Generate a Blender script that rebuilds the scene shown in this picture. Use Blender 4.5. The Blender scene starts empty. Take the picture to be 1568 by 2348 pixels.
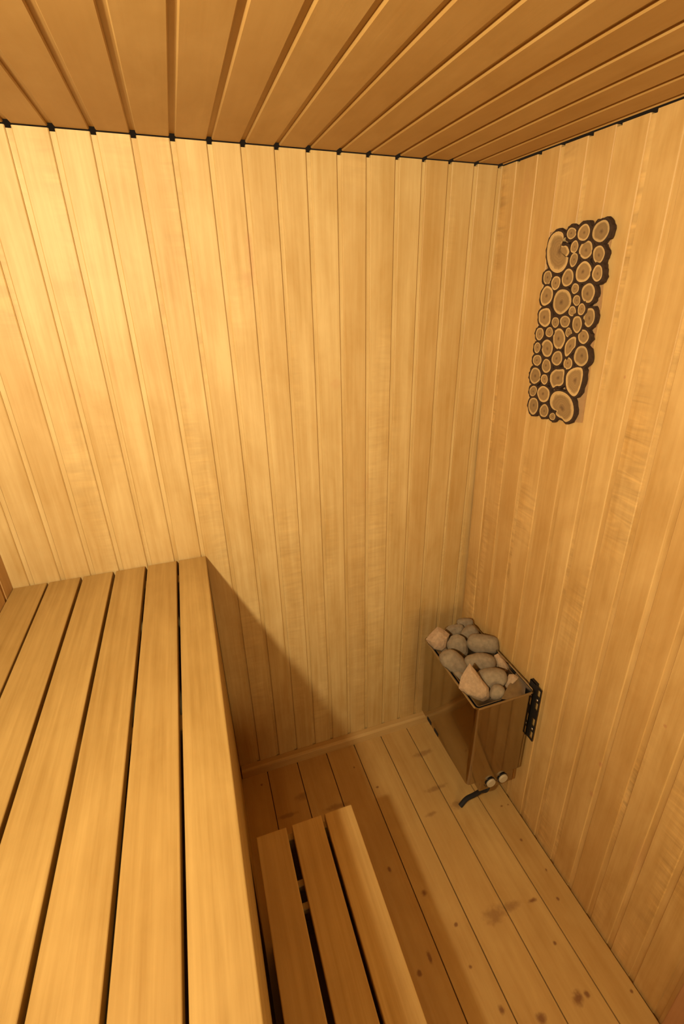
import bpy, bmesh, math, random
from mathutils import Vector, Matrix, noise

S = bpy.context.scene
COL = S.collection
random.seed(7)

# ------------------------------------------------------------------ camera
CAM = Vector((-1.0196, -1.5126, 1.9445))
RX = Vector((0.9408, -0.3389, -0.0062))      # image right
RD = Vector((-0.1461, -0.3889, -0.9096))     # image down
RF = Vector((0.3059, 0.8567, -0.4154))       # forward
cd = bpy.data.cameras.new('camera')
cd.sensor_fit = 'AUTO'; cd.sensor_width = 36.0
cd.lens = 1106.64 / 2348 * 36
cd.shift_x = -49.88 / 2348
cd.shift_y = -4.9 / 2348
cd.clip_start = 0.02
cam = bpy.data.objects.new('camera', cd); COL.objects.link(cam)
m = Matrix((RX, -RD, -RF)).transposed().to_4x4()
m.translation = CAM
cam.matrix_world = m
S.camera = cam

# ------------------------------------------------------------------ light and exposure
w = bpy.data.worlds.new('world'); S.world = w; w.use_nodes = True
w.node_tree.nodes['Background'].inputs[0].default_value = (0.02, 0.012, 0.006, 1)
S.view_settings.view_transform = 'Standard'
S.view_settings.look = 'None'
S.view_settings.gamma = 1.0
S.view_settings.exposure = -0.05
S.view_settings.use_curve_mapping = False
S.cycles.max_bounces = 12
S.cycles.diffuse_bounces = 8

def lamp(name, loc, energy, color, radius):
    l = bpy.data.lights.new(name, 'POINT'); l.energy = energy; l.color = color
    l.shadow_soft_size = radius
    o = bpy.data.objects.new(name, l); o.location = loc; COL.objects.link(o); return o
def area(name, loc, target, energy, color, size):
    l = bpy.data.lights.new(name, 'AREA'); l.energy = energy; l.color = color
    l.shape = 'DISK'; l.size = size
    o = bpy.data.objects.new(name, l); o.location = loc
    o.rotation_euler = (Vector(target) - Vector(loc)).to_track_quat('-Z', 'Y').to_euler()
    COL.objects.link(o); return o
WARM = (1.0, 0.90, 0.68)
FILL = (1.0, 0.76, 0.42)
area('wall_lamp_light', (-1.49, -1.55, 2.05), (-0.86, 0.0, 2.14), 40, WARM, 0.07)
area('fill_light', (-0.5, -2.05, 1.0), (-0.3, -0.2, 1.05), 9.5, FILL, 0.8)  # unseen fill, added behind the viewer to lift floor and shaded sides

# ------------------------------------------------------------------ measured layout
HC = 2.2843                                  # ceiling height
YL = -0.0211
def yb(z): return YL * (z - HC)              # back wall plane
def xr(y, z): return -0.0049 * y - 0.00936 * z   # right wall plane
FX, FY, PX, PY = 1106.64, 1106.64, 833.88, 1169.1
def ray(u, v):
    return RX * ((u - PX) / FX) + RD * ((v - PY) / FY) + RF
def on_z(u, v, z):
    d = ray(u, v); return CAM + d * ((z - CAM.z) / d.z)
def on_right(u, v, off=0.0):
    d = ray(u, v); n = Vector((1, 0.0049, 0.00936))
    t = (-off - n.dot(CAM)) / n.dot(d); return CAM + d * t
YF = -2.2                                    # front end of the room, behind the viewer
XL = -1.613
SB = {-4: -1.654, -3: -1.569, -2: -1.4841, -1: -1.3994, 0: -1.3168, 1: -1.2308, 2: -1.1465, 3: -1.0606,
      4: -.9730, 5: -.8865, 6: -.8045, 7: -.7185, 8: -.6345, 9: -.5490, 10: -.4645, 11: -.3772,
      12: -.2943, 13: -.2095, 14: -.1235, 15: -.0407}
SR = [.012, -.0775, -.1735, -.264, -.361, -.4465, -.5383, -.628, -.7219, -.8152, -.9065, -.9962, -1.0846, -1.1744]
while SR[-1] > YF - .1: SR.append(SR[-1] - .0903)
REC, RDEP = 0.0125, 0.005                    # width and depth of the sunken strip between lining boards

# ------------------------------------------------------------------ materials
def nd(t, kind, **kw):
    n = t.nodes.new(kind)
    for k, v in kw.items(): setattr(n, k, v)
    return n
def L(t, a, b): t.links.new(a, b)
def val(t, op, a, b=None, c=None, clamp=False):
    n = nd(t, 'ShaderNodeMath', operation=op); n.use_clamp = clamp
    for i, x in enumerate((a, b, c)):
        if x is None: continue
        if isinstance(x, (int, float)): n.inputs[i].default_value = x
        else: L(t, x, n.inputs[i])
    return n.outputs[0]

def wood(name, dark, light, axis=2, rough=.55, mottle=.35, fine=.5, knots=(), warm=(.45, .22, .08), scale=1.0, flame=0.0):
    """axis: grain direction. knots: (x,y,z, rx,ry,rz, strength)"""
    mt = bpy.data.materials.new(name); mt.use_nodes = True
    t = mt.node_tree; bs = t.nodes['Principled BSDF']
    tc = nd(t, 'ShaderNodeTexCoord')
    at = nd(t, 'ShaderNodeAttribute', attribute_name='board')
    tint = nd(t, 'ShaderNodeAttribute', attribute_name='tint')
    off = nd(t, 'ShaderNodeVectorMath', operation='SCALE'); off.inputs[0].default_value = (3.7, 5.3, 7.1)
    L(t, at.outputs['Fac'], off.inputs['Scale'])
    ad = nd(t, 'ShaderNodeVectorMath', operation='ADD')
    L(t, tc.outputs['Object'], ad.inputs[0]); L(t, off.outputs[0], ad.inputs[1])
    def stretched(along, across, detail, dist=0.0):
        mp = nd(t, 'ShaderNodeMapping')
        sc = [across * scale] * 3; sc[axis] = along * scale
        mp.inputs['Scale'].default_value = sc
        L(t, ad.outputs[0], mp.inputs['Vector'])
        nz = nd(t, 'ShaderNodeTexNoise'); nz.inputs['Scale'].default_value = 1
        nz.inputs['Detail'].default_value = detail; nz.inputs['Roughness'].default_value = .6
        nz.inputs['Distortion'].default_value = dist
        L(t, mp.outputs[0], nz.inputs['Vector']); return nz.outputs[0]
    g1 = stretched(2.2, 75, 5, .2)          # fine fibre
    g2 = stretched(1.1, 17, 3, .6)          # growth bands
    g3 = stretched(4.5, 9, 4, .4)           # mottle and flame
    mix = val(t, 'ADD', val(t, 'MULTIPLY', g1, fine), val(t, 'MULTIPLY', g2, 1 - fine))
    mix = val(t, 'ADD', val(t, 'MULTIPLY', mix, 1 - mottle), val(t, 'MULTIPLY', g3, mottle))
    mr = nd(t, 'ShaderNodeMapRange'); mr.inputs[1].default_value = .37; mr.inputs[2].default_value = .63
    L(t, mix, mr.inputs[0])
    cm = nd(t, 'ShaderNodeMix', data_type='RGBA')
    cm.inputs[6].default_value = (*dark, 1); cm.inputs[7].default_value = (*light, 1)
    L(t, mr.outputs[0], cm.inputs[0])
    col = cm.outputs[2]
    if flame:                               # curly figure lying across the grain, in patches
        g4 = stretched(42, 7, 2, .8); g5 = stretched(1.3, 5, 1)
        mk = nd(t, 'ShaderNodeMapRange', interpolation_type='SMOOTHSTEP'); mk.inputs[1].default_value = .52; mk.inputs[2].default_value = .66
        L(t, g5, mk.inputs[0])
        kf = val(t, 'ADD', 1.0, val(t, 'MULTIPLY', val(t, 'MULTIPLY', val(t, 'SUBTRACT', g4, .5), flame), mk.outputs[0]))
        vs = nd(t, 'ShaderNodeVectorMath', operation='SCALE'); L(t, col, vs.inputs[0]); L(t, kf, vs.inputs['Scale']); col = vs.outputs[0]
    tm = nd(t, 'ShaderNodeMix', data_type='RGBA', blend_type='MIX')
    tm.inputs[7].default_value = (dark[0] * .86, dark[1] * .72, dark[2] * .52, 1)
    L(t, tint.outputs['Fac'], tm.inputs[0]); L(t, col, tm.inputs[6]); col = tm.outputs[2]
    if knots:
        acc = None
        nzk = nd(t, 'ShaderNodeTexNoise'); nzk.inputs['Scale'].default_value = 55
        L(t, tc.outputs['Object'], nzk.inputs['Vector'])
        for (x, y, z, rx, ry, rz, st) in knots:
            sb = nd(t, 'ShaderNodeVectorMath', operation='SUBTRACT'); sb.inputs[1].default_value = (x, y, z)
            L(t, tc.outputs['Object'], sb.inputs[0])
            dv = nd(t, 'ShaderNodeVectorMath', operation='DIVIDE'); dv.inputs[1].default_value = (rx, ry, rz)
            L(t, sb.outputs[0], dv.inputs[0])
            ln = nd(t, 'ShaderNodeVectorMath', operation='LENGTH'); L(t, dv.outputs[0], ln.inputs[0])
            d = val(t, 'ADD', ln.outputs['Value'], val(t, 'MULTIPLY', val(t, 'SUBTRACT', nzk.outputs[0], .5), 1.3))
            k = nd(t, 'ShaderNodeMapRange', interpolation_type='SMOOTHSTEP')
            k.inputs[1].default_value = 1.15; k.inputs[2].default_value = .25
            k.inputs[3].default_value = 0; k.inputs[4].default_value = st
            L(t, d, k.inputs[0])
            acc = k.outputs[0] if acc is None else val(t, 'MAXIMUM', acc, k.outputs[0])
        km = nd(t, 'ShaderNodeMix', data_type='RGBA'); km.inputs[7].default_value = (*warm, 1)
        L(t, acc, km.inputs[0]); L(t, col, km.inputs[6]); col = km.outputs[2]
    L(t, col, bs.inputs['Base Color'])
    bs.inputs['Roughness'].default_value = rough
    bs.inputs['Specular IOR Level'].default_value = .3
    bp = nd(t, 'ShaderNodeBump'); bp.inputs['Strength'].default_value = .12; bp.inputs['Distance'].default_value = .002
    L(t, g1, bp.inputs['Height']); L(t, bp.outputs[0], bs.inputs['Normal'])
    return mt

def plain(name, col, rough=.5, metal=0.0, var=.0, scale=30, bump=0.0):
    mt = bpy.data.materials.new(name); mt.use_nodes = True
    t = mt.node_tree; bs = t.nodes['Principled BSDF']
    bs.inputs['Roughness'].default_value = rough; bs.inputs['Metallic'].default_value = metal
    tc = nd(t, 'ShaderNodeTexCoord'); nz = nd(t, 'ShaderNodeTexNoise')
    nz.inputs['Scale'].default_value = scale; nz.inputs['Detail'].default_value = 6
    L(t, tc.outputs['Object'], nz.inputs['Vector'])
    bs.inputs['Specular IOR Level'].default_value = .15
    cm = nd(t, 'ShaderNodeMix', data_type='RGBA')
    cm.inputs[6].default_value = (*[c * (1 - var) for c in col], 1)
    cm.inputs[7].default_value = (*[min(1, c * (1 + var)) for c in col], 1)
    L(t, nz.outputs[0], cm.inputs[0]); L(t, cm.outputs[2], bs.inputs['Base Color'])
    if bump:
        bp = nd(t, 'ShaderNodeBump'); bp.inputs['Strength'].default_value = bump; bp.inputs['Distance'].default_value = .003
        L(t, nz.outputs[0], bp.inputs['Height']); L(t, bp.outputs[0], bs.inputs['Normal'])
    return mt

W_D, W_L = (.43, .255, .09), (.56, .375, .155)
M_BACK = wood('lining_wood_back', (.43, .258, .074), (.59, .408, .158), 2, flame=.4, knots=[
    (-.8035, 0, 2.027, .010, .05, .09, .45), (-.8149, 0, 1.973, .03, .05, .03, .35), (-1.3019, 0, 1.686, .004, .03, .012, .8),
    (-.5676, 0, 1.668, .03, .05, .02, .25), (-1.24, 0, 1.95, .012, .05, .10, .2), (-.46, 0, 1.30, .02, .05, .05, .25)])
M_RIGHT = wood('lining_wood_right', (.45, .258, .072), (.63, .408, .146), 2, mottle=.45, flame=1.0, knots=[
    (0, -.7962, .6188, .05, .007, .012, .8), (0, -.7927, .4792, .05, .009, .016, .75), (0, -.5936, 1.7458, .05, .004, .006, .8),
    (0, -.9352, .9303, .05, .005, .006, .8), (0, -.12, 2.2, .05, .03, .06, .3), (0, -.98, .45, .05, .02, .10, .3)])
M_LEFT = wood('lining_wood_left', W_D, W_L, 2)
M_FRONT = wood('front_bounce_absorber', (.03, .02, .012), (.05, .033, .02), 2)  # near-black colour chosen to cut bounced light in the room
M_CEIL = wood('lining_wood_ceiling', (.345, .19, .047), (.42, .25, .075), 1, mottle=.6, fine=.4)
floor_marks = [(-.568, -.097, .006, .008), (-.505, -.22, .008, .006), (-.246, -.137, .055, .016), (-.27, -.31, .06, .012), (-.338, -.404, .03, .01),
      (-.58, -.536, .007, .014), (-.495, -.649, .012, .012), (-.558, -.818, .008, .022), (-.606, -.843, .01, .01),
      (-.297, -.79, .05, .03), (-.234, -.789, .05, .016), (-.15, -.799, .018, .008), (-.06, -.615, .006, .007), (-.04, -.735, .005, .007),
      (-.062, -.824, .006, .007), (-.053, -.473, .007, .005), (-.024, -.478, .005, .005), (-.152, -1.06, .010, .012), (-.184, -1.059, .02, .02),
      (-.317, -1.057, .018, .016), (-.414, -1.002, .011, .013), (-.436, -.77, .008, .008), (-.449, -.883, .007, .007), (-.158, -.925, .007, .007),
      (-.019, -1.101, .006, .006), (-.891, -.21, .045, .012), (-.697, -.242, .06, .014), (-.97, -.039, .007, .007), (-.22, -.405, .04, .02), (-.82, -.15, .03, .02)]  # includes a wide dark patch at the cable foot
M_FLOOR = wood('floor_wood', (.41, .232, .064), (.53, .335, .108), 1, mottle=.4, fine=.35, rough=.5,
               knots=[(x, y, 0, a, b, .05, .95 if max(a, b) < .025 else .55) for x, y, a, b in floor_marks], warm=(.20, .09, .03))
M_BENCH = wood('bench_wood', (.34, .20, .050), (.475, .305, .092), 1, mottle=.3, fine=.75, knots=[
    (-1.2092, -.1427, 1.12, .014, .014, .05, .4), (-1.2235, -.8101, 1.12, .012, .014, .05, .6)], warm=(.36, .17, .06))
M_STEP = wood('step_bench_wood', (.355, .205, .055), (.485, .305, .094), 1, mottle=.3, fine=.75, knots=[
    (-.99, -.635, .55, .014, .014, .05, .6), (-.95, -.86, .55, .02, .05, .05, .2)], warm=(.33, .16, .06))
M_TRIM = wood('trim_wood', (.42, .25, .075), (.56, .365, .135), 0, mottle=.3)
M_CASING = wood('casing_wood', (.36, .17, .06), (.46, .23, .09), 2)
M_STEEL = plain('brushed_steel', (.38, .335, .27), .09, 1.0, .05, 60)
M_LINER = plain('inner_steel', (.40, .37, .32), .38, 1.0, .3, 40)
M_BLACK = plain('black_bracket_metal', (.035, .03, .025), .45, .6)
M_RUB = plain('black_rubber', (.02, .019, .018), .6)
M_KNOB = plain('cream_plastic', (.40, .32, .19), .5)
M_PRINT = plain('black_print', (.03, .025, .02), .6)
M_SCREW = plain('screw_steel', (.7, .65, .55), .3, 1.0)
M_STONE = plain('grey_stone', (.235, .178, .105), .9, 0, .38, 70, .6)
M_STONE2 = plain('reddish_stone', (.36, .24, .13), .9, 0, .38, 80, .8)
M_BARK = plain('dark_bark', (.045, .025, .013), .95, 0, .5, 120, .9)
M_BACKER = plain('backing_board', (.36, .21, .085), .8, 0, .15, 60)
def slice_mat(name, a, b, c):
    mt = bpy.data.materials.new(name); mt.use_nodes = True; t = mt.node_tree; bs = t.nodes['Principled BSDF']
    at = nd(t, 'ShaderNodeAttribute', attribute_name='ringr')
    oi = nd(t, 'ShaderNodeObjectInfo')
    tc = nd(t, 'ShaderNodeTexCoord'); nz = nd(t, 'ShaderNodeTexNoise'); nz.inputs['Scale'].default_value = 90; nz.inputs['Detail'].default_value = 5
    L(t, tc.outputs['Object'], nz.inputs['Vector'])
    r = val(t, 'ADD', at.outputs['Fac'], val(t, 'MULTIPLY', val(t, 'SUBTRACT', nz.outputs[0], .5), .22))
    ramp = nd(t, 'ShaderNodeValToRGB'); e = ramp.color_ramp.elements
    e[0].position = 0; e[0].color = (*a, 1); e[1].position = 1; e[1].color = (*c, 1)
    x = ramp.color_ramp.elements.new(.28); x.color = (*b, 1)
    x = ramp.color_ramp.elements.new(.72); x.color = (*[q * .92 for q in b], 1)
    x = ramp.color_ramp.elements.new(.88); x.color = (*c, 1)
    L(t, r, ramp.inputs[0])
    sn = val(t, 'SINE', val(t, 'MULTIPLY', r, 46))
    k = val(t, 'ADD', .93, val(t, 'MULTIPLY', sn, .07))
    k = val(t, 'MULTIPLY', k, val(t, 'ADD', .84, val(t, 'MULTIPLY', oi.outputs['Random'], .22)))
    v = nd(t, 'ShaderNodeVectorMath', operation='SCALE'); L(t, ramp.outputs[0], v.inputs[0]); L(t, k, v.inputs['Scale'])
    L(t, v.outputs[0], bs.inputs['Base Color']); bs.inputs['Roughness'].default_value = .8
    return mt
M_SLICE = slice_mat('cut_log_face', (.12, .06, .018), (.30, .175, .056), (.56, .36, .13))

# ------------------------------------------------------------------ helpers
def link(name, bm, mats, parent=None, smooth=False):
    me = bpy.data.meshes.new(name); bm.to_mesh(me); bm.free()
    for mm in (mats if isinstance(mats, (list, tuple)) else [mats]): me.materials.append(mm)
    if smooth:
        for p in me.polygons: p.use_smooth = True
        me.set_sharp_from_angle(angle=math.radians(38))
    o = bpy.data.objects.new(name, me); COL.objects.link(o)
    if parent: o.parent = parent
    return o
def tag(o, label, cat, group=None):
    o['label'] = label; o['category'] = cat
    if group: o['group'] = group
    return o
def empty(name, loc, label, cat, group=None):
    o = bpy.data.objects.new(name, None); COL.objects.link(o); o.location = loc; o.empty_display_size = .05
    return tag(o, label, cat, group)
def struct(name, bm, mats):
    o = link(name, bm, mats); o['kind'] = 'structure'; return o
def layers(bm):
    b = bm.faces.layers.float.get('board') or bm.faces.layers.float.new('board')
    t = bm.faces.layers.float.get('tint') or bm.faces.layers.float.new('tint')
    return b, t
def prism(bm, prof, fa, fb, board=0.0, tint=0.0):
    """prof: list of 2D points; fa/fb map a profile point to 3D at the two ends"""
    lb, lt = layers(bm)
    va = [bm.verts.new(fa(*p)) for p in prof]; vb = [bm.verts.new(fb(*p)) for p in prof]
    n = len(prof); fs = []
    for i in range(n):
        j = (i + 1) % n
        fs.append(bm.faces.new((va[i], va[j], vb[j], vb[i])))
    fs.append(bm.faces.new(va[::-1])); fs.append(bm.faces.new(vb))
    for f in fs: f[lb] = board; f[lt] = tint
    return fs
def finish(bm): bmesh.ops.recalc_face_normals(bm, faces=bm.faces[:])
def rbox(x0, x1, y0, y1, z0, z1, bev=.002, seg=2, off=(0, 0, 0), board=None, tint=0.0, bm=None):
    own = bm is None
    if own: bm = bmesh.new()
    lb, lt = layers(bm)
    ret = bmesh.ops.create_cube(bm, size=1)
    for v in ret['verts']:
        v.co = Vector(((x0 + x1) / 2 + v.co.x * (x1 - x0) - off[0], (y0 + y1) / 2 + v.co.y * (y1 - y0) - off[1], (z0 + z1) / 2 + v.co.z * (z1 - z0) - off[2]))
    es = {e for v in ret['verts'] for e in v.link_edges}
    r = None
    if bev: r = bmesh.ops.bevel(bm, geom=list(es), offset=bev, segments=seg, affect='EDGES', profile=.5)
    b = random.random() * 20 if board is None else board
    fs = bm.faces if own else ({f for f in r['faces']} | {f for v in ret['verts'] if v.is_valid for f in v.link_faces} if r else {f for v in ret['verts'] for f in v.link_faces})
    for f in fs: f[lb] = b; f[lt] = tint
    return bm

# ------------------------------------------------------------------ lining boards (walls, ceiling)
CH, TH = .0022, .014
def board_profile(a, b):
    """board from a to b (b>a); d = 0 is the visible face, negative is behind. small eased edges"""
    return [(a, -TH), (a, -CH), (a + CH, 0), (b - CH, 0), (b, -CH), (b, -TH)]
TINTS = {}
# back wall: recess from seam k to seam k + REC
bm = bmesh.new()
tb = {4: .05, 8: .02, 9: .22, 10: .1, 12: .32, 13: .22, 14: .30, 15: .25, 6: .08, 7: .06, 11: .06, -3: .1, -2: .18, -1: .05}
for k in range(-4, 16):
    a = SB[k] + REC; b = SB[k + 1] if k < 15 else .03
    f = lambda z: (lambda u, d: Vector((u, yb(z) - d, z)))
    prism(bm, board_profile(a, b), f(-.01), f(HC - .0028), board=k * 1.37 + 9, tint=tb.get(k, .04))
    prism(bm, [(a - REC - .004, -RDEP), (a + .003, -RDEP), (a + .003, -TH), (a - REC - .004, -TH)], f(-.01), f(HC - .008), board=k * 2.1 + 40, tint=0)
prism(bm, [(-1.75, -TH + .001), (.06, -TH + .001), (.06, -.03), (-1.75, -.03)], f(-.03), f(HC - .010), board=3, tint=.5)
finish(bm); struct('wall_back', bm, M_BACK)
# right wall: dark seam nearest to the viewer, strip beyond it
bm = bmesh.new()
tr = {1: .25, 2: .3, 3: .22, 4: .28, 5: .1, 6: .05, 7: .12, 8: .15, 9: .3}
for k in range(len(SR) - 1):
    b = SR[k]; a = SR[k + 1] + .015
    f = lambda z: (lambda u, d: Vector((xr(u, z) - d, u, z)))
    prism(bm, board_profile(a, b), f(-.01), f(HC - .0025 - .0022 * (k % 2)), board=k * 1.71 + 5, tint=tr.get(k, .08))
    prism(bm, [(a - .018, -.003), (a + .004, -.003), (a + .004, -TH), (a - .018, -TH)], f(-.01), f(HC - .008), board=k * 2.3 + 60, tint=0)
prism(bm, [(YF - .1, -TH + .001), (.08, -TH + .001), (.08, -.03), (YF - .1, -.03)], f(-.03), f(HC - .010), board=3, tint=.5)
finish(bm); struct('wall_right', bm, M_RIGHT)
# left wall
bm = bmesh.new()
ys = [.04, -.052]
while ys[-1] > YF - .1: ys.append(ys[-1] - .0903)
for k in range(len(ys) - 1):
    b = ys[k]; a = ys[k + 1] + REC
    f = lambda z: (lambda u, d: Vector((XL + d, u, z)))
    prism(bm, board_profile(a, b), f(-.01), f(HC - .002), board=k * 1.3 + 2, tint=.1)
    prism(bm, [(a - REC - .003, -RDEP), (a + .004, -RDEP), (a + .004, -TH), (a - REC - .003, -TH)], f(-.01), f(HC), board=k * 2.7, tint=0)
prism(bm, [(YF - .1, -TH + .001), (.06, -TH + .001), (.06, -.03), (YF - .1, -.03)], f(-.03), f(HC + .06), board=3, tint=.5)
finish(bm); struct('wall_left', bm, M_LEFT)
# front wall, behind the viewer, coloured dark to swallow bounced light
bm = bmesh.new()
x = XL
while x < 0:
    f = lambda z: (lambda u, d: Vector((u, YF + d, z)))
    prism(bm, board_profile(x + REC, min(x + .0855, .03)), f(-.01), f(HC - .002), board=x * 30, tint=.1)
    x += .0855
prism(bm, [(-1.75, -RDEP), (.06, -RDEP), (.06, -.03), (-1.75, -.03)], f(-.03), f(HC + .06), board=3, tint=.2)
finish(bm); struct('wall_front', bm, M_FRONT)
# ceiling: boards run towards the viewer, in line with the back wall boards
bm = bmesh.new()
for k in range(-4, 16):
    a = SB[k] + REC; b = SB[k + 1] if k < 15 else -.0232
    f = lambda y: (lambda u, d: Vector((u - .0025 * y, y, HC - d)))
    prism(bm, board_profile(a, b), f(-.0018), f(YF - .02), board=k * 1.9 + 3, tint=.05 + .1 * ((k * 7) % 3))
    prism(bm, [(a - REC - .004, -.006), (a + .003, -.006), (a + .003, -TH), (a - REC - .004, -TH)], f(-.003), f(YF - .02), board=k * 3.1, tint=.1)
prism(bm, [(-1.75, -TH + .001), (-.03, -TH + .001), (-.03, -.03), (-1.75, -.03)], f(-.004), f(YF - .1), board=3, tint=.5)
finish(bm); struct('ceiling', bm, M_CEIL)
# floor
FS = [(.0005, -.0045), (-.1285, -.0168), (-.2601, -.0087), (-.395, -.0065), (-.5307, -.0065), (-.665, -.004), (-.8015, -.003), (-.9365, 0),
      (-1.0715, 0), (-1.2065, 0), (-1.3415, 0), (-1.4765, 0), (-1.612, 0), (-1.7, 0)]
bm = bmesh.new()
ft = [.1, .0, .12, .02, .2, .08, .25, .15, .3, .1, .2, .1, .2]
for j in range(len(FS) - 1):
    (xb, sb), (xa, sa) = FS[j], FS[j + 1]
    g = .0019
    if j == 0: xb = FS[0][0] - .006; sb = -.0049
    prof = [(0, 0), (0, 1), (1, 1), (1, 0)]
    def fl(y, xa=xa, sa=sa, xb=xb, sb=sb):
        def h(u, d):
            return Vector(((xa + sa * y + g) if u == 0 else (xb + sb * y - g), y, 0 if d == 1 else -.017))
        return h
    prism(bm, prof, fl(.08), fl(YF - .1), board=j * 2.9 + 1, tint=ft[j])
prism(bm, [(-1.75, -.018), (.06, -.018), (.06, -.05), (-1.75, -.05)], lambda u, d: Vector((u, .08, d)), lambda u, d: Vector((u, YF - .1, d)), board=2, tint=1)
finish(bm); struct('floor', bm, M_FLOOR)
# skirting at the foot of the back wall, rounded on its room side
bm = bmesh.new()
y0 = yb(.02) - .0008
prof = [(y0, 0), (y0, .0445), (y0 - .022, .0445), (y0 - .029, .0415), (y0 - .031, .036), (y0 - .031, 0)]
prism(bm, prof, lambda u, d: Vector((-1.043, u, d)), lambda u, d: Vector((-.003, u, d)), board=4, tint=.15)
finish(bm); o = struct('baseboard_back', bm, M_TRIM)
# dark casing standing on the right wall at the viewer's end
bm = rbox(-.012, .004, -1.34, -1.190, .001, 2.05, .003); struct('trim_1', bm, M_CASING)

# ------------------------------------------------------------------ benches
ZB = 1.1206
bench = empty('sauna_bench', (-1.33, -.9, 0), 'high wide slatted bench along the left wall, its front closed down to the floor', 'bench')
BO = (-1.33, -.9, 0)
SL = [(-1.612, -1.5205), (-1.5152, -1.4276), (-1.4194, -1.3340), (-1.3256, -1.2378), (-1.2300, -1.1405), (-1.1333, -1.0462)]
YN = -1.9
for i, (a, b) in enumerate(SL):
    o = link('slat', rbox(a, b, YN, .0215, ZB - .027, ZB, .003, 3, BO, board=i * 3.3 + 2, tint=[.1, .02, .0, .05, .12, .0][i]), M_BENCH, bench)
    o['label'] = 'pale wooden slat'
for y in (-.05, -.66, -1.27, -1.85):
    link('bearer', rbox(-1.611, -1.064, y - .022, y + .022, ZB - .087, ZB - .0275, .002, 1, BO), M_BENCH, bench)
# closed front: a rail under the front slat, then long boards
link('front_rail', rbox(-1.064, -1.0475, YN, .020, ZB - .122, ZB - .0275, .003, 2, BO, board=7, tint=.2), M_BENCH, bench)
z = ZB - .124; i = 0
while z > .02:
    z0 = max(.0015, z - .0935)
    link('front_board', rbox(-1.066, -1.0480, YN, .022, z0, z, .002, 1, BO, board=11 + i * 2.2, tint=.15 + .1 * (i % 2)), M_BENCH, bench)
    z = z0 - .0015; i += 1
link('end_light_block', rbox(-1.611, -1.067, YN, YN + .018, .0015, ZB - .029, .001, 1, BO), M_BENCH, bench)  # unseen end closure, added to keep the fill from under the slats

ZS = .55
step = empty('sauna_bench', (-.885, -1.2, 0), 'low narrow step bench of three slats standing on the floor beside the high bench', 'bench')
SO = (-.885, -1.2, 0)
S3 = [(-1.0245, -.9390), (-.9235, -.8360), (-.8265, -.7430)]
for i, (a, b) in enumerate(S3):
    link('slat', rbox(a, b, YN, -.6085, ZS - .027, ZS, .003, 3, SO, board=i * 4.1 + 1, tint=[.3, .15, .0][i]), M_STEP, step)
for y0_, y1_ in ((-.632, -.612), (-.757, -.740), (-.812, -.795), (-1.5, -1.46)):
    x0_, x1_ = ((-1.020, -.773) if y0_ in (-.632, -1.5) else (-.985, -.850))
    link('bearer', rbox(x0_, x1_, y0_, y1_, ZS - .075 if y0_ in (-.632, -1.5) else ZS - .05, ZS - .0275, .002, 1, SO), M_STEP, step)
link('front_board', rbox(-.772, -.756, YN, -.6115, .0015, ZS - .0275, .002, 1, SO), M_STEP, step)  # unseen board, added to block light so the slat gaps go black
link('end_light_block', rbox(-1.020, -.773, YN, YN + .016, .0015, ZS - .077, .001, 1, SO), M_STEP, step)  # both ends closed out of view, added to darken the inside
link('end_light_block', rbox(-1.020, -.773, -.630, -.614, .0015, ZS - .077, .001, 1, SO), M_STEP, step)
for (lx, ly) in ((-.790, -.655), (-1.000, -.655), (-.790, -1.85), (-1.000, -1.85)):
    link('leg', rbox(lx - .020, lx + .012, ly - .020, ly + .020, .0015, ZS - .092, .002, 1, SO), M_STEP, step)

# ------------------------------------------------------------------ heater
HX0, HX1, HY0, HY1, HZ0, HZ1 = -.262, -.022, -.508, -.118, .268, .650
HO = (-.14, -.31, 0)
heater = empty('sauna_heater', HO, 'small stainless steel electric heater hung on the right wall in the corner, full of stones', 'heater')
def rounded(poly, r, seg=6):
    out = []
    n = len(poly)
    for i in range(n):
        p0, p1, p2 = Vector(poly[i - 1]), Vector(poly[i]), Vector(poly[(i + 1) % n])
        a = (p0 - p1).normalized(); b = (p2 - p1).normalized()
        ang = a.angle(b); t = r / math.tan(ang / 2)
        s, e = p1 + a * t, p1 + b * t
        c = p1 + (a + b).normalized() * (r / math.sin(ang / 2))
        a0 = math.atan2(s.y - c.y, s.x - c.x); a1 = math.atan2(e.y - c.y, e.x - c.x)
        d = (a1 - a0 + math.pi) % (2 * math.pi) - math.pi
        for k in range(seg + 1):
            q = a0 + d * k / seg; out.append((c.x + r * math.cos(q), c.y + r * math.sin(q)))
    return out
def inset(poly, d):
    n = len(poly); out = []
    for i in range(n):
        p0, p1, p2 = Vector(poly[i - 1]), Vector(poly[i]), Vector(poly[(i + 1) % n])
        a = (p1 - p0).normalized(); b = (p2 - p1).normalized()
        na, nb = Vector((-a.y, a.x)), Vector((-b.y, b.x))
        m_ = (na + nb).normalized(); out.append(tuple(p1 + m_ * (d / max(.3, m_.dot(na)))))
    return out
FOOT = [(HX0, HY0), (HX1, HY0), (-.028, -.062), (HX0, HY1)]     # counter-clockwise, far side runs askew
def tubewall(rings, closed_bottom=False):
    bm = bmesh.new(); vs = [[bm.verts.new((x - HO[0], y - HO[1], z)) for (x, y, z) in r] for r in rings]
    n = len(vs[0])
    for a, b in zip(vs, vs[1:]):
        for i in range(n):
            j = (i + 1) % n; bm.faces.new((a[i], a[j], b[j], b[i]))
    if closed_bottom: bm.faces.new(vs[-1])
    finish(bm); return bm
def ring(poly, z): return [(x, y, z) for x, y in poly]
P0 = rounded(FOOT, .016); P1 = rounded(inset(FOOT, .0022), .0145)
Plip = rounded(inset(FOOT, -.0035), .019); Plip2 = rounded(inset(FOOT, .0045), .0125)
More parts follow.
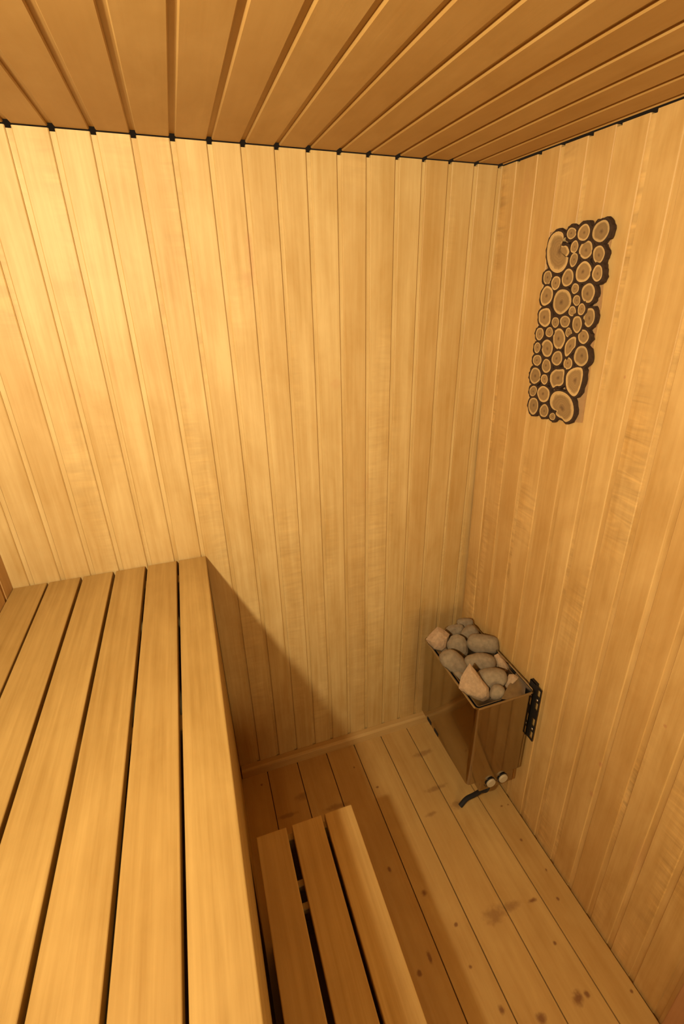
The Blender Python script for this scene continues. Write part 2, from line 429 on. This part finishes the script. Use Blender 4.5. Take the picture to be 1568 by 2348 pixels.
o = link('shell', tubewall([ring(P1, HZ0), ring(P0, HZ0), ring(P0, HZ1 - .006)]), M_STEEL, heater, True)
sh = o
o = link('rim', tubewall([ring(P0, HZ1 - .008), ring(Plip, HZ1 - .006), ring(Plip, HZ1 - .001), ring(P0, HZ1 + .001), ring(P1, HZ1 + .001), ring(Plip2, HZ1 - .001), ring(Plip2, HZ1 - .012), ring(P1, HZ1 - .012)]), M_STEEL, heater, True)
o['label'] = 'bright folded steel rim'
# shell inside face
link('inner_wall', tubewall([ring(rounded(inset(FOOT, .005), .012), HZ1 - .004), ring(rounded(inset(FOOT, .005), .012), HZ0 + .01)]), M_LINER, heater, True)
# stone basket with a chamfered near corner
BK = inset(FOOT, .017)
bk = [BK[0], (-.150, BK[1][1]), (BK[1][0] + .004, -.405), BK[2], BK[3]]
BKo = rounded(bk, .010); BKi = rounded(inset(bk, .002), .008)
o = link('stone_basket', tubewall([ring(BKo, .50), ring(BKo, HZ1 - .010), ring(BKi, HZ1 - .010), ring(BKi, .58), ring(rounded(inset(bk, .02), .006), .575)], True), M_LINER, heater, False)
o['label'] = 'grey steel inner basket holding the stones'
# folded deflector plate in the near right corner
bm = bmesh.new()
q = [(-.150, -.489, HZ1 - .008), (-.021, -.400, HZ1 - .002), (-.026, -.462, HZ1 - .020), (-.046, -.486, HZ1 - .026), (-.120, -.494, HZ1 - .018)]
vt = [bm.verts.new((x - HO[0], y - HO[1], zz)) for x, y, zz in q]; vb_ = [bm.verts.new((x - HO[0], y - HO[1], zz - .002)) for x, y, zz in q]
bm.faces.new(vt); bm.faces.new(vb_[::-1])
for i in range(5): bm.faces.new((vt[i], vb_[i], vb_[(i + 1) % 5], vt[(i + 1) % 5]))
finish(bm); link('deflector_plate', bm, M_LINER, heater)
# bottom plate
bm = tubewall([ring(P1, HZ0 + .002), ring(P1, HZ0 + .004)], True)
link('bottom_plate', bm, M_LINER, heater)
# control box under the shell, flush with its near face
cb = link('control_panel', rbox(-.205, -.058, -.5085, -.33, .207, .2675, .005, 2, HO), M_STEEL, heater)
for kx in (-.161, -.107):
    bm = bmesh.new()
    prof = [(0, 0), (.0205, 0), (.0205, .003), (.0185, .004), (.0180, .009), (.0168, .011), (0, .011)]
    for i in range(len(prof) - 1):
        pass
    seg = 32; rows = []
    for r, h in prof:
        if r == 0: rows.append([bm.verts.new((0, -h, 0))] * seg)
        else: rows.append([bm.verts.new((r * math.cos(2 * math.pi * s / seg), -h, r * math.sin(2 * math.pi * s / seg))) for s in range(seg)])
    for a, b in zip(rows, rows[1:]):
        for s in range(seg):
            vs = []
            for v in (a[s], a[(s + 1) % seg], b[(s + 1) % seg], b[s]):
                if v not in vs: vs.append(v)
            if len(vs) > 2: bm.faces.new(vs)
    finish(bm)
    k = link('knob', bm, [M_KNOB, M_BLACK], cb)
    for p in k.data.polygons:
        if max(abs(k.data.vertices[v].co.y) for v in p.vertices) < .0141 and max(abs(k.data.vertices[v].co.y) for v in p.vertices) < .0045: p.material_index = 1
    k.location = (kx - HO[0], -.509 - HO[1], .247)
    k['label'] = 'round cream control knob'
# printed scale marks around the knobs
bm = bmesh.new()
for kx in (-.161, -.107):
    for i in range(9):
        a = math.radians(200 + i * 17.5)
        c = Vector((kx + .0255 * math.cos(a), -.5092, .247 + .0255 * math.sin(a)))
        if c.z < .211: continue
        s = .0016 if i % 2 else .0024
        rbox(c.x - s * .5, c.x + s * .5, -.5093, -.5084, c.z - s, c.z + s, 0, 1, HO, bm=bm)
finish(bm); link('scale_marks', bm, M_PRINT, cb)
# ventilation notches along the lower edge of the left side
for y in (-.20, -.262):
    o = link('vent_notch', rbox(-.2632, -.2605, y - .017, y + .017, HZ0 + .001, HZ0 + .017, 0, 1, HO), M_RUB, heater); o['label'] = 'black vent notch at the lower edge'
# wall bracket: slotted black angle standing out past the near face
bm = bmesh.new()
xw = lambda zz: xr(-.52, zz)
zs = [.425, .436, .472, .492, .505, .535, .560, .600, .615, .630, .6605, .672]
def brk(a, b, y0, y1): rbox(xw(.55) - .016, xw(.55) - .0125, y0, y1, a, b, 0, 1, HO, bm=bm)
brk(.425, .672, -.5315, -.5275)
brk(.425, .672, -.512, -.47)
for a, b in ((.425, .431), (.466, .492), (.530, .570), (.606, .632), (.664, .672)): brk(a, b, -.5275, -.512)
rbox(xw(.55) - .0165, xw(.55) - .001, -.500, -.47, .425, .672, 0, 1, HO, bm=bm)
finish(bm); br = link('wall_bracket', bm, M_BLACK, heater); br['label'] = 'slotted black metal wall bracket'
for zz in (.479, .619):
    bm = bmesh.new(); bmesh.ops.create_uvsphere(bm, u_segments=12, v_segments=8, radius=.005)
    for v in bm.verts: v.co.x *= .5
    s_ = link('screw', bm, M_SCREW, br, True); s_.location = (xw(zz) - .0165 - HO[0], -.520 - HO[1], zz)
# supply cable from the underside down to the floor
def tube(pts, r, seg=12):
    bm = bmesh.new(); pts = [Vector(p) for p in pts]; rows = []
    # Catmull-Rom
    P = [pts[0] * 2 - pts[1]] + pts + [pts[-1] * 2 - pts[-2]]; C = []
    for i in range(1, len(P) - 2):
        for s in range(8):
            t = s / 8; a, b, c, d = P[i - 1:i + 3]
            C.append(.5 * ((2 * b) + (c - a) * t + (2 * a - 5 * b + 4 * c - d) * t * t + (3 * b - a - 3 * c + d) * t ** 3))
    C.append(pts[-1]); up = Vector((.3, .9, .2))
    for i, c in enumerate(C):
        tg = (C[min(i + 1, len(C) - 1)] - C[max(i - 1, 0)]).normalized(); x = tg.cross(up).normalized(); y = tg.cross(x)
        rows.append([bm.verts.new(c + (x * math.cos(2 * math.pi * k / seg) + y * math.sin(2 * math.pi * k / seg)) * r) for k in range(seg)])
    for a, b in zip(rows, rows[1:]):
        for k in range(seg): bm.faces.new((a[k], a[(k + 1) % seg], b[(k + 1) % seg], b[k]))
    bm.faces.new(rows[0]); bm.faces.new(rows[-1][::-1]); finish(bm); return bm
cpts = [(-.10, -.36, .235), tuple(on_z(1118, 1800, .185)), tuple(on_z(1101, 1814, .105)), tuple(on_z(1086, 1823, .062)), tuple(on_z(1069, 1832, .034)), tuple(on_z(1055, 1848, .0098))]
o = link('cable', tube([(x - HO[0], y - HO[1], zz) for x, y, zz in cpts], .0095), M_RUB, heater, True); o['label'] = 'short thick black cable reaching the floor'

# ------------------------------------------------------------------ stones, each one its own thing
def zoom(x, y): return (960 + x / 5.227, 1400 + y / 5.227)
def stone(px, kind, label, dz=0.0, flat=.75, rough=False, mat=None, seed=0):
    """px: outline of the stone as seen, turned into a solid of matching size at basket height"""
    rnd = random.Random(seed)
    if kind == 'e':
        cx, cy, rx, ry, rot = px; a = math.radians(rot)
        se = lambda q: math.copysign(abs(q) ** .72, q)
        pts = [(cx + rx * se(math.cos(t)) * math.cos(a) - ry * se(math.sin(t)) * math.sin(a), cy + rx * se(math.cos(t)) * math.sin(a) + ry * se(math.sin(t)) * math.cos(a))
               for t in [2 * math.pi * i / 12 for i in range(12)]]
        pts = [(x + rnd.uniform(-.09, .09) * rx, y + rnd.uniform(-.09, .09) * ry) for x, y in pts]
    else: pts = px; cx = sum(p[0] for p in px) / len(px); cy = sum(p[1] for p in px) / len(px)
    g = 1.06 if rough else 1.09
    pts = [(cx + (x - cx) * g, cy + (y - cy) * g) for x, y in pts]
    c0 = on_z(*zoom(cx, cy), .645 + dz)
    depth = (c0 - CAM).dot(RF)
    def at(x, y, k):
        d = ray(*zoom(x, y)); return CAM + d * (depth / d.dot(RF)) + RF * k
    ext = [math.hypot(x - cx, y - cy) for x, y in pts]; rr = min(ext) * .9 + .1 * max(ext)
    R = rr / 5.227 * depth / FX * flat
    bm = bmesh.new()
    for (k, s) in (((-R * .8, .42), (-R * .62, .70), (-R * .05, 1.0), (R * .4, .86), (R * .9, .4)) if rough else ((-R * .95, .50), (-R * .78, .78), (-R * .30, .97), (R * .10, 1.0), (R * .6, .78), (R * .95, .35))):
        for x, y in pts:
            j = 1 + rnd.uniform(-.03, .03)
            bm.verts.new(at(cx + (x - cx) * s * j, cy + (y - cy) * s * j, k) - c0)
    h = bmesh.ops.convex_hull(bm, input=bm.verts[:])
    bmesh.ops.delete(bm, geom=[g for g in h['geom_interior'] if isinstance(g, bmesh.types.BMVert)], context='VERTS')
    bmesh.ops.triangulate(bm, faces=bm.faces[:])
    if not rough:
        bmesh.ops.subdivide_edges(bm, edges=bm.edges[:], cuts=1, use_grid_fill=True)
        for _ in range(2): bmesh.ops.smooth_vert(bm, verts=bm.verts[:], factor=.42, use_axis_x=True, use_axis_y=True, use_axis_z=True)
    else:
        bmesh.ops.subdivide_edges(bm, edges=bm.edges[:], cuts=2, use_grid_fill=True)
        bmesh.ops.smooth_vert(bm, verts=bm.verts[:], factor=.18, use_axis_x=True, use_axis_y=True, use_axis_z=True)
    for v in bm.verts:
        v.co += v.co.normalized() * noise.noise(v.co * 17 + Vector((0, seed * 2.3, 0))) * (.003 if rough else .0075)
        n = noise.noise(v.co * 38 + Vector((seed * 3.1, 0, 0))) * (.0035 if rough else .0018)
        v.co += v.co.normalized() * n
    finish(bm)
    if not rough:
        for f in bm.faces: f.smooth = True
    o = link('heater_stone', bm, mat or M_STONE); o.location = c0
    return tag(o, label, 'stone', 'stones heaped in the heater')
ST = [
    ([(85, 345), (225, 190), (370, 285), (330, 440), (270, 482), (165, 455)], 'p', 'large angular pinkish stone at the far left corner of the heater', .012, .8, True, M_STONE2),
    ((430, 235, 112, 66, -8), 'e', 'small ridged grey stone between the angular pink one and the far tip', .0, .8, True, None),
    ((558, 160, 104, 62, 3), 'e', 'half hidden round stone at the far tip of the heap', .0, .8, False, None),
    ((615, 268, 112, 92, -30), 'e', 'rounded grey stone second from the far tip, against the wall side', .004, .8, False, None),
    ((758, 396, 184, 112, 6), 'e', 'large smooth oval stone on the wall side of the heap', .014, .8, False, None),
    ([(340, 380), (385, 310), (460, 292), (540, 330), (582, 400), (585, 500), (542, 578), (440, 490), (352, 450)], 'p', 'grey stone tapering to a point in the middle of the far half', .008, .75, True, None),
    ((415, 622, 172, 118, 54), 'e', 'oval grey stone lying along the room side of the basket', .004, .75, False, None),
    ([(545, 600), (575, 535), (700, 502), (830, 520), (905, 560), (915, 640), (880, 690), (700, 712), (580, 690)], 'p', 'wide blocky brownish stone across the centre of the heap', .012, .8, False, None),
    ([(905, 540), (950, 515), (1000, 560), (1085, 680), (1090, 740), (1040, 750), (930, 680)], 'p', 'narrow pitted stone wedged against the wall side of the basket', .0, .7, True, M_STONE2),
    ([(695, 735), (790, 700), (930, 688), (1020, 720), (1052, 800), (1020, 870), (930, 920), (845, 955), (760, 870)], 'p', 'big rounded stone beside the pointed triangular one', .010, .8, False, None),
    ([(605, 622), (640, 690), (720, 800), (830, 925), (838, 1040), (770, 1088), (690, 1025), (560, 1000), (478, 930), (510, 800)], 'p', 'pointed triangular pinkish stone at the near left corner', .022, .6, True, M_STONE2),
    ((932, 985, 78, 92, 20), 'e', 'small egg shaped pale stone at the near edge of the basket', -.004, .8, False, None),
    ([(1040, 850), (1080, 765), (1140, 760), (1200, 800), (1130, 890), (1060, 960), (1015, 940)], 'p', 'small mottled stone tucked behind the bent steel plate', -.004, .8, True, M_STONE2),
    ((330, 520, 70, 60, 50), 'e', 'dark stone mostly hidden under the angular pink one', -.03, .8, False, None),
    ((640, 740, 90, 70, 30), 'e', 'dark stone mostly hidden behind the tip of the triangular one', -.035, .8, False, None),
    ((480, 800, 90, 70, 50), 'e', 'dark stone mostly hidden at the room side below the oval one', -.035, .8, False, None),
    ((880, 1000, 80, 60, 0), 'e', 'dark stone mostly hidden beneath the egg shaped pale one', -.04, .8, False, None),
]
for i, (px, kind, lab, dz, flat, rg, mt) in enumerate(ST): stone(px, kind, lab, dz, flat, rg, mt, i + 1)

# ------------------------------------------------------------------ wall decoration of log slices
PC = on_right(1305, 740)
panel = empty('wall_decoration', PC, 'tall narrow panel of round log slices fixed to the right wall above the heater', 'wall decoration')
TF, TBK = .019, .005                                        # face distance from the wall, backing thickness
def zp(x, y): return (1180 + x / 4.515, 480 + y / 4.515)
bm = bmesh.new()
out = [(340, 235), (1010, 95), (985, 330), (905, 720), (880, 1000), (800, 1400), (760, 1700), (685, 2225), (520, 2210), (130, 2120), (150, 1800), (205, 1430), (290, 750)]
inn = [on_right(*zp(x + (18 if x > 600 else 40), y + (4 if y < 2000 else -18)), .0006) for x, y in out]
outf = [p - Vector((TBK, 0, 0)) for p in inn]
va = [bm.verts.new(p - PC) for p in inn]; vb_ = [bm.verts.new(p - PC) for p in outf]
bm.faces.new(va); bm.faces.new(vb_[::-1])
for i in range(len(va)): bm.faces.new((va[i], va[(i + 1) % len(va)], vb_[(i + 1) % len(va)], vb_[i]))
finish(bm); link('backing_board', bm, M_BACKER, panel)
SLC = [
    [(332, 470), (336, 400), (352, 325), (385, 262), (440, 225), (492, 235), (508, 275), (500, 318), (470, 348), (490, 385), (540, 372), (566, 430), (558, 465), (520, 505), (556, 490), (545, 560), (515, 618), (475, 652), (430, 660), (385, 638), (355, 590), (338, 530)],
    (588, 248, 46, 64, 22), (715, 240, 60, 90, 24), (893, 225, 82, 118, 22), (618, 388, 38, 66, 18), (737, 418, 66, 98, 20), (870, 465, 60, 92, 12),
    (610, 522, 38, 76, 17), (712, 648, 78, 110, 16), (855, 662, 50, 90, 10), (340, 707, 42, 76, 8), (425, 762, 45, 73, 10), (548, 708, 58, 93, 18),
    (625, 820, 37, 56, 10), (760, 865, 68, 102, 5), (330, 895, 60, 105, 12), (490, 955, 90, 133, 18), (640, 943, 38, 56, 8),
    [(248, 1130), (250, 1070), (275, 1035), (345, 1018), (370, 1050), (372, 1110), (368, 1170), (345, 1205), (310, 1222), (270, 1195), (250, 1165)],
    (595, 1055, 38, 51, 8), (690, 1035, 38, 61, 14), (770, 1118, 56, 102, 8), (420, 1170, 37, 55, 8), (520, 1162, 50, 63, 5), (645, 1190, 50, 86, 5),
    (258, 1290, 40, 66, 5), (358, 1272, 37, 53, 5), (458, 1340, 64, 106, 2), (558, 1275, 35, 49, 5), (710, 1318, 54, 76, 3),
    [(515, 1480), (520, 1400), (555, 1350), (600, 1318), (635, 1320), (632, 1370), (630, 1420), (600, 1450), (575, 1490), (540, 1525), (522, 1520)],
    (233, 1432, 32, 56, 5), (335, 1437, 57, 92, 2), (438, 1542, 54, 76, 8), (688, 1520, 76, 103, 4), (232, 1562, 43, 58, 10), (327, 1622, 47, 70, 3),
    (550, 1595, 44, 64, 10), (212, 1722, 55, 86, 3), (306, 1760, 35, 53, 3),
    [(362, 1770), (370, 1700), (420, 1655), (450, 1660), (512, 1652), (515, 1690), (505, 1750), (505, 1800), (470, 1832), (430, 1825), (395, 1855), (375, 1810)],
    [(528, 1740), (545, 1690), (590, 1650), (650, 1632), (695, 1640), (708, 1690), (695, 1780), (670, 1870), (640, 1925), (605, 1940), (560, 1900), (530, 1840)],
    (190, 1880, 37, 56, 10), (297, 1912, 64, 82, 0),
    [(362, 1990), (375, 1930), (410, 1890), (455, 1880), (510, 1892), (560, 1930), (595, 1985), (612, 2060), (605, 2130), (580, 2180), (530, 2205), (508, 2190), (490, 2165), (450, 2150), (420, 2118), (440, 2085), (400, 2075), (372, 2040)],
    (192, 2035, 52, 85, 3), (303, 2085, 45, 68, 3), (390, 2145, 30, 38, 3),
]
for si, sdef in enumerate(SLC):
    rnd = random.Random(si + 50)
    if isinstance(sdef, tuple):
        cx, cy, rx, ry, rot = sdef; a = math.radians(rot); n = 28
        ph = [rnd.uniform(0, 6.28) for _ in range(3)]
        pts = []
        for i in range(n):
            t = 2 * math.pi * i / n
            k = 1 + .030 * math.sin(2 * t + ph[0]) + .026 * math.sin(3 * t + ph[1]) + .016 * math.sin(5 * t + ph[2])
            ex, ey = rx * k * math.cos(t), ry * k * math.sin(t)
            pts.append((cx + ex * math.cos(a) - ey * math.sin(a), cy + ex * math.sin(a) + ey * math.cos(a)))
    else:
        pts = []
        for i in range(len(sdef)):                          # soften the drawn outline
            p, q_ = sdef[i], sdef[(i + 1) % len(sdef)]
            pts += [(p[0] * .75 + q_[0] * .25, p[1] * .75 + q_[1] * .25), (p[0] * .25 + q_[0] * .75, p[1] * .25 + q_[1] * .75)]
        cx = sum(p[0] for p in pts) / len(pts); cy = sum(p[1] for p in pts) / len(pts)
    th = TF - rnd.uniform(0, .002)
    W = [on_right(*zp(x, y), th) for x, y in pts]
    c = on_right(*zp(cx, cy), th)
    bm = bmesh.new(); lr = bm.verts.layers.float.new('ringr')
    pith = c + (W[0] - c) * rnd.uniform(-.12, .12) + (W[len(W) // 4] - c) * rnd.uniform(-.12, .12)
    rows = []
    for k in (.2, .4, .6, .8, 1.0):
        r_ = []
        for p in W:
            v = bm.verts.new(pith + (p - pith) * k - c); v[lr] = k; r_.append(v)
        rows.append(r_)
    v0 = bm.verts.new(pith - c); v0[lr] = 0
    n = len(W)
    for i in range(n): bm.faces.new((v0, rows[0][i], rows[0][(i + 1) % n]))
    for a_, b_ in zip(rows, rows[1:]):
        for i in range(n): bm.faces.new((a_[i], b_[i], b_[(i + 1) % n], a_[(i + 1) % n]))
    # solid sides back to the backing board
    bk_ = []
    for p in W:
        v = bm.verts.new(p - c + Vector((th - TBK - .0007, 0, 0))); v[lr] = 1; bk_.append(v)
    for i in range(n): bm.faces.new((rows[-1][i], bk_[i], bk_[(i + 1) % n], rows[-1][(i + 1) % n]))
    bm.faces.new(bk_); finish(bm)
    so = link('log_slice', bm, M_SLICE, panel); so.location = c - PC
    # bark sleeve
    bm = bmesh.new(); bt = rnd.uniform(.005, .0072)
    Wn = []
    for i, p in enumerate(W):
        tg = (W[(i + 1) % n] - W[i - 1]).normalized(); nn = tg.cross(Vector((1, 0, 0))).normalized()
        if nn.dot(p - c) < 0: nn = -nn
        Wn.append(p + nn * bt * (1 + rnd.uniform(-.35, .35)))
    back = Vector((th - TBK - .0006, 0, 0)); dn = Vector((rnd.uniform(.0003, .0012), 0, 0))
    i0 = [bm.verts.new(p - c) for p in W]; o0 = [bm.verts.new(p - c + dn) for p in Wn]
    o1 = [bm.verts.new(c + (p - c) * 1.02 - c + back) for p in Wn]
    for i in range(n):
        j = (i + 1) % n
        bm.faces.new((i0[i], i0[j], o0[j], o0[i])); bm.faces.new((o0[i], o0[j], o1[j], o1[i]))
    finish(bm)
    bo = link('bark', bm, M_BARK, so); bo['label'] = 'rough dark bark edge'
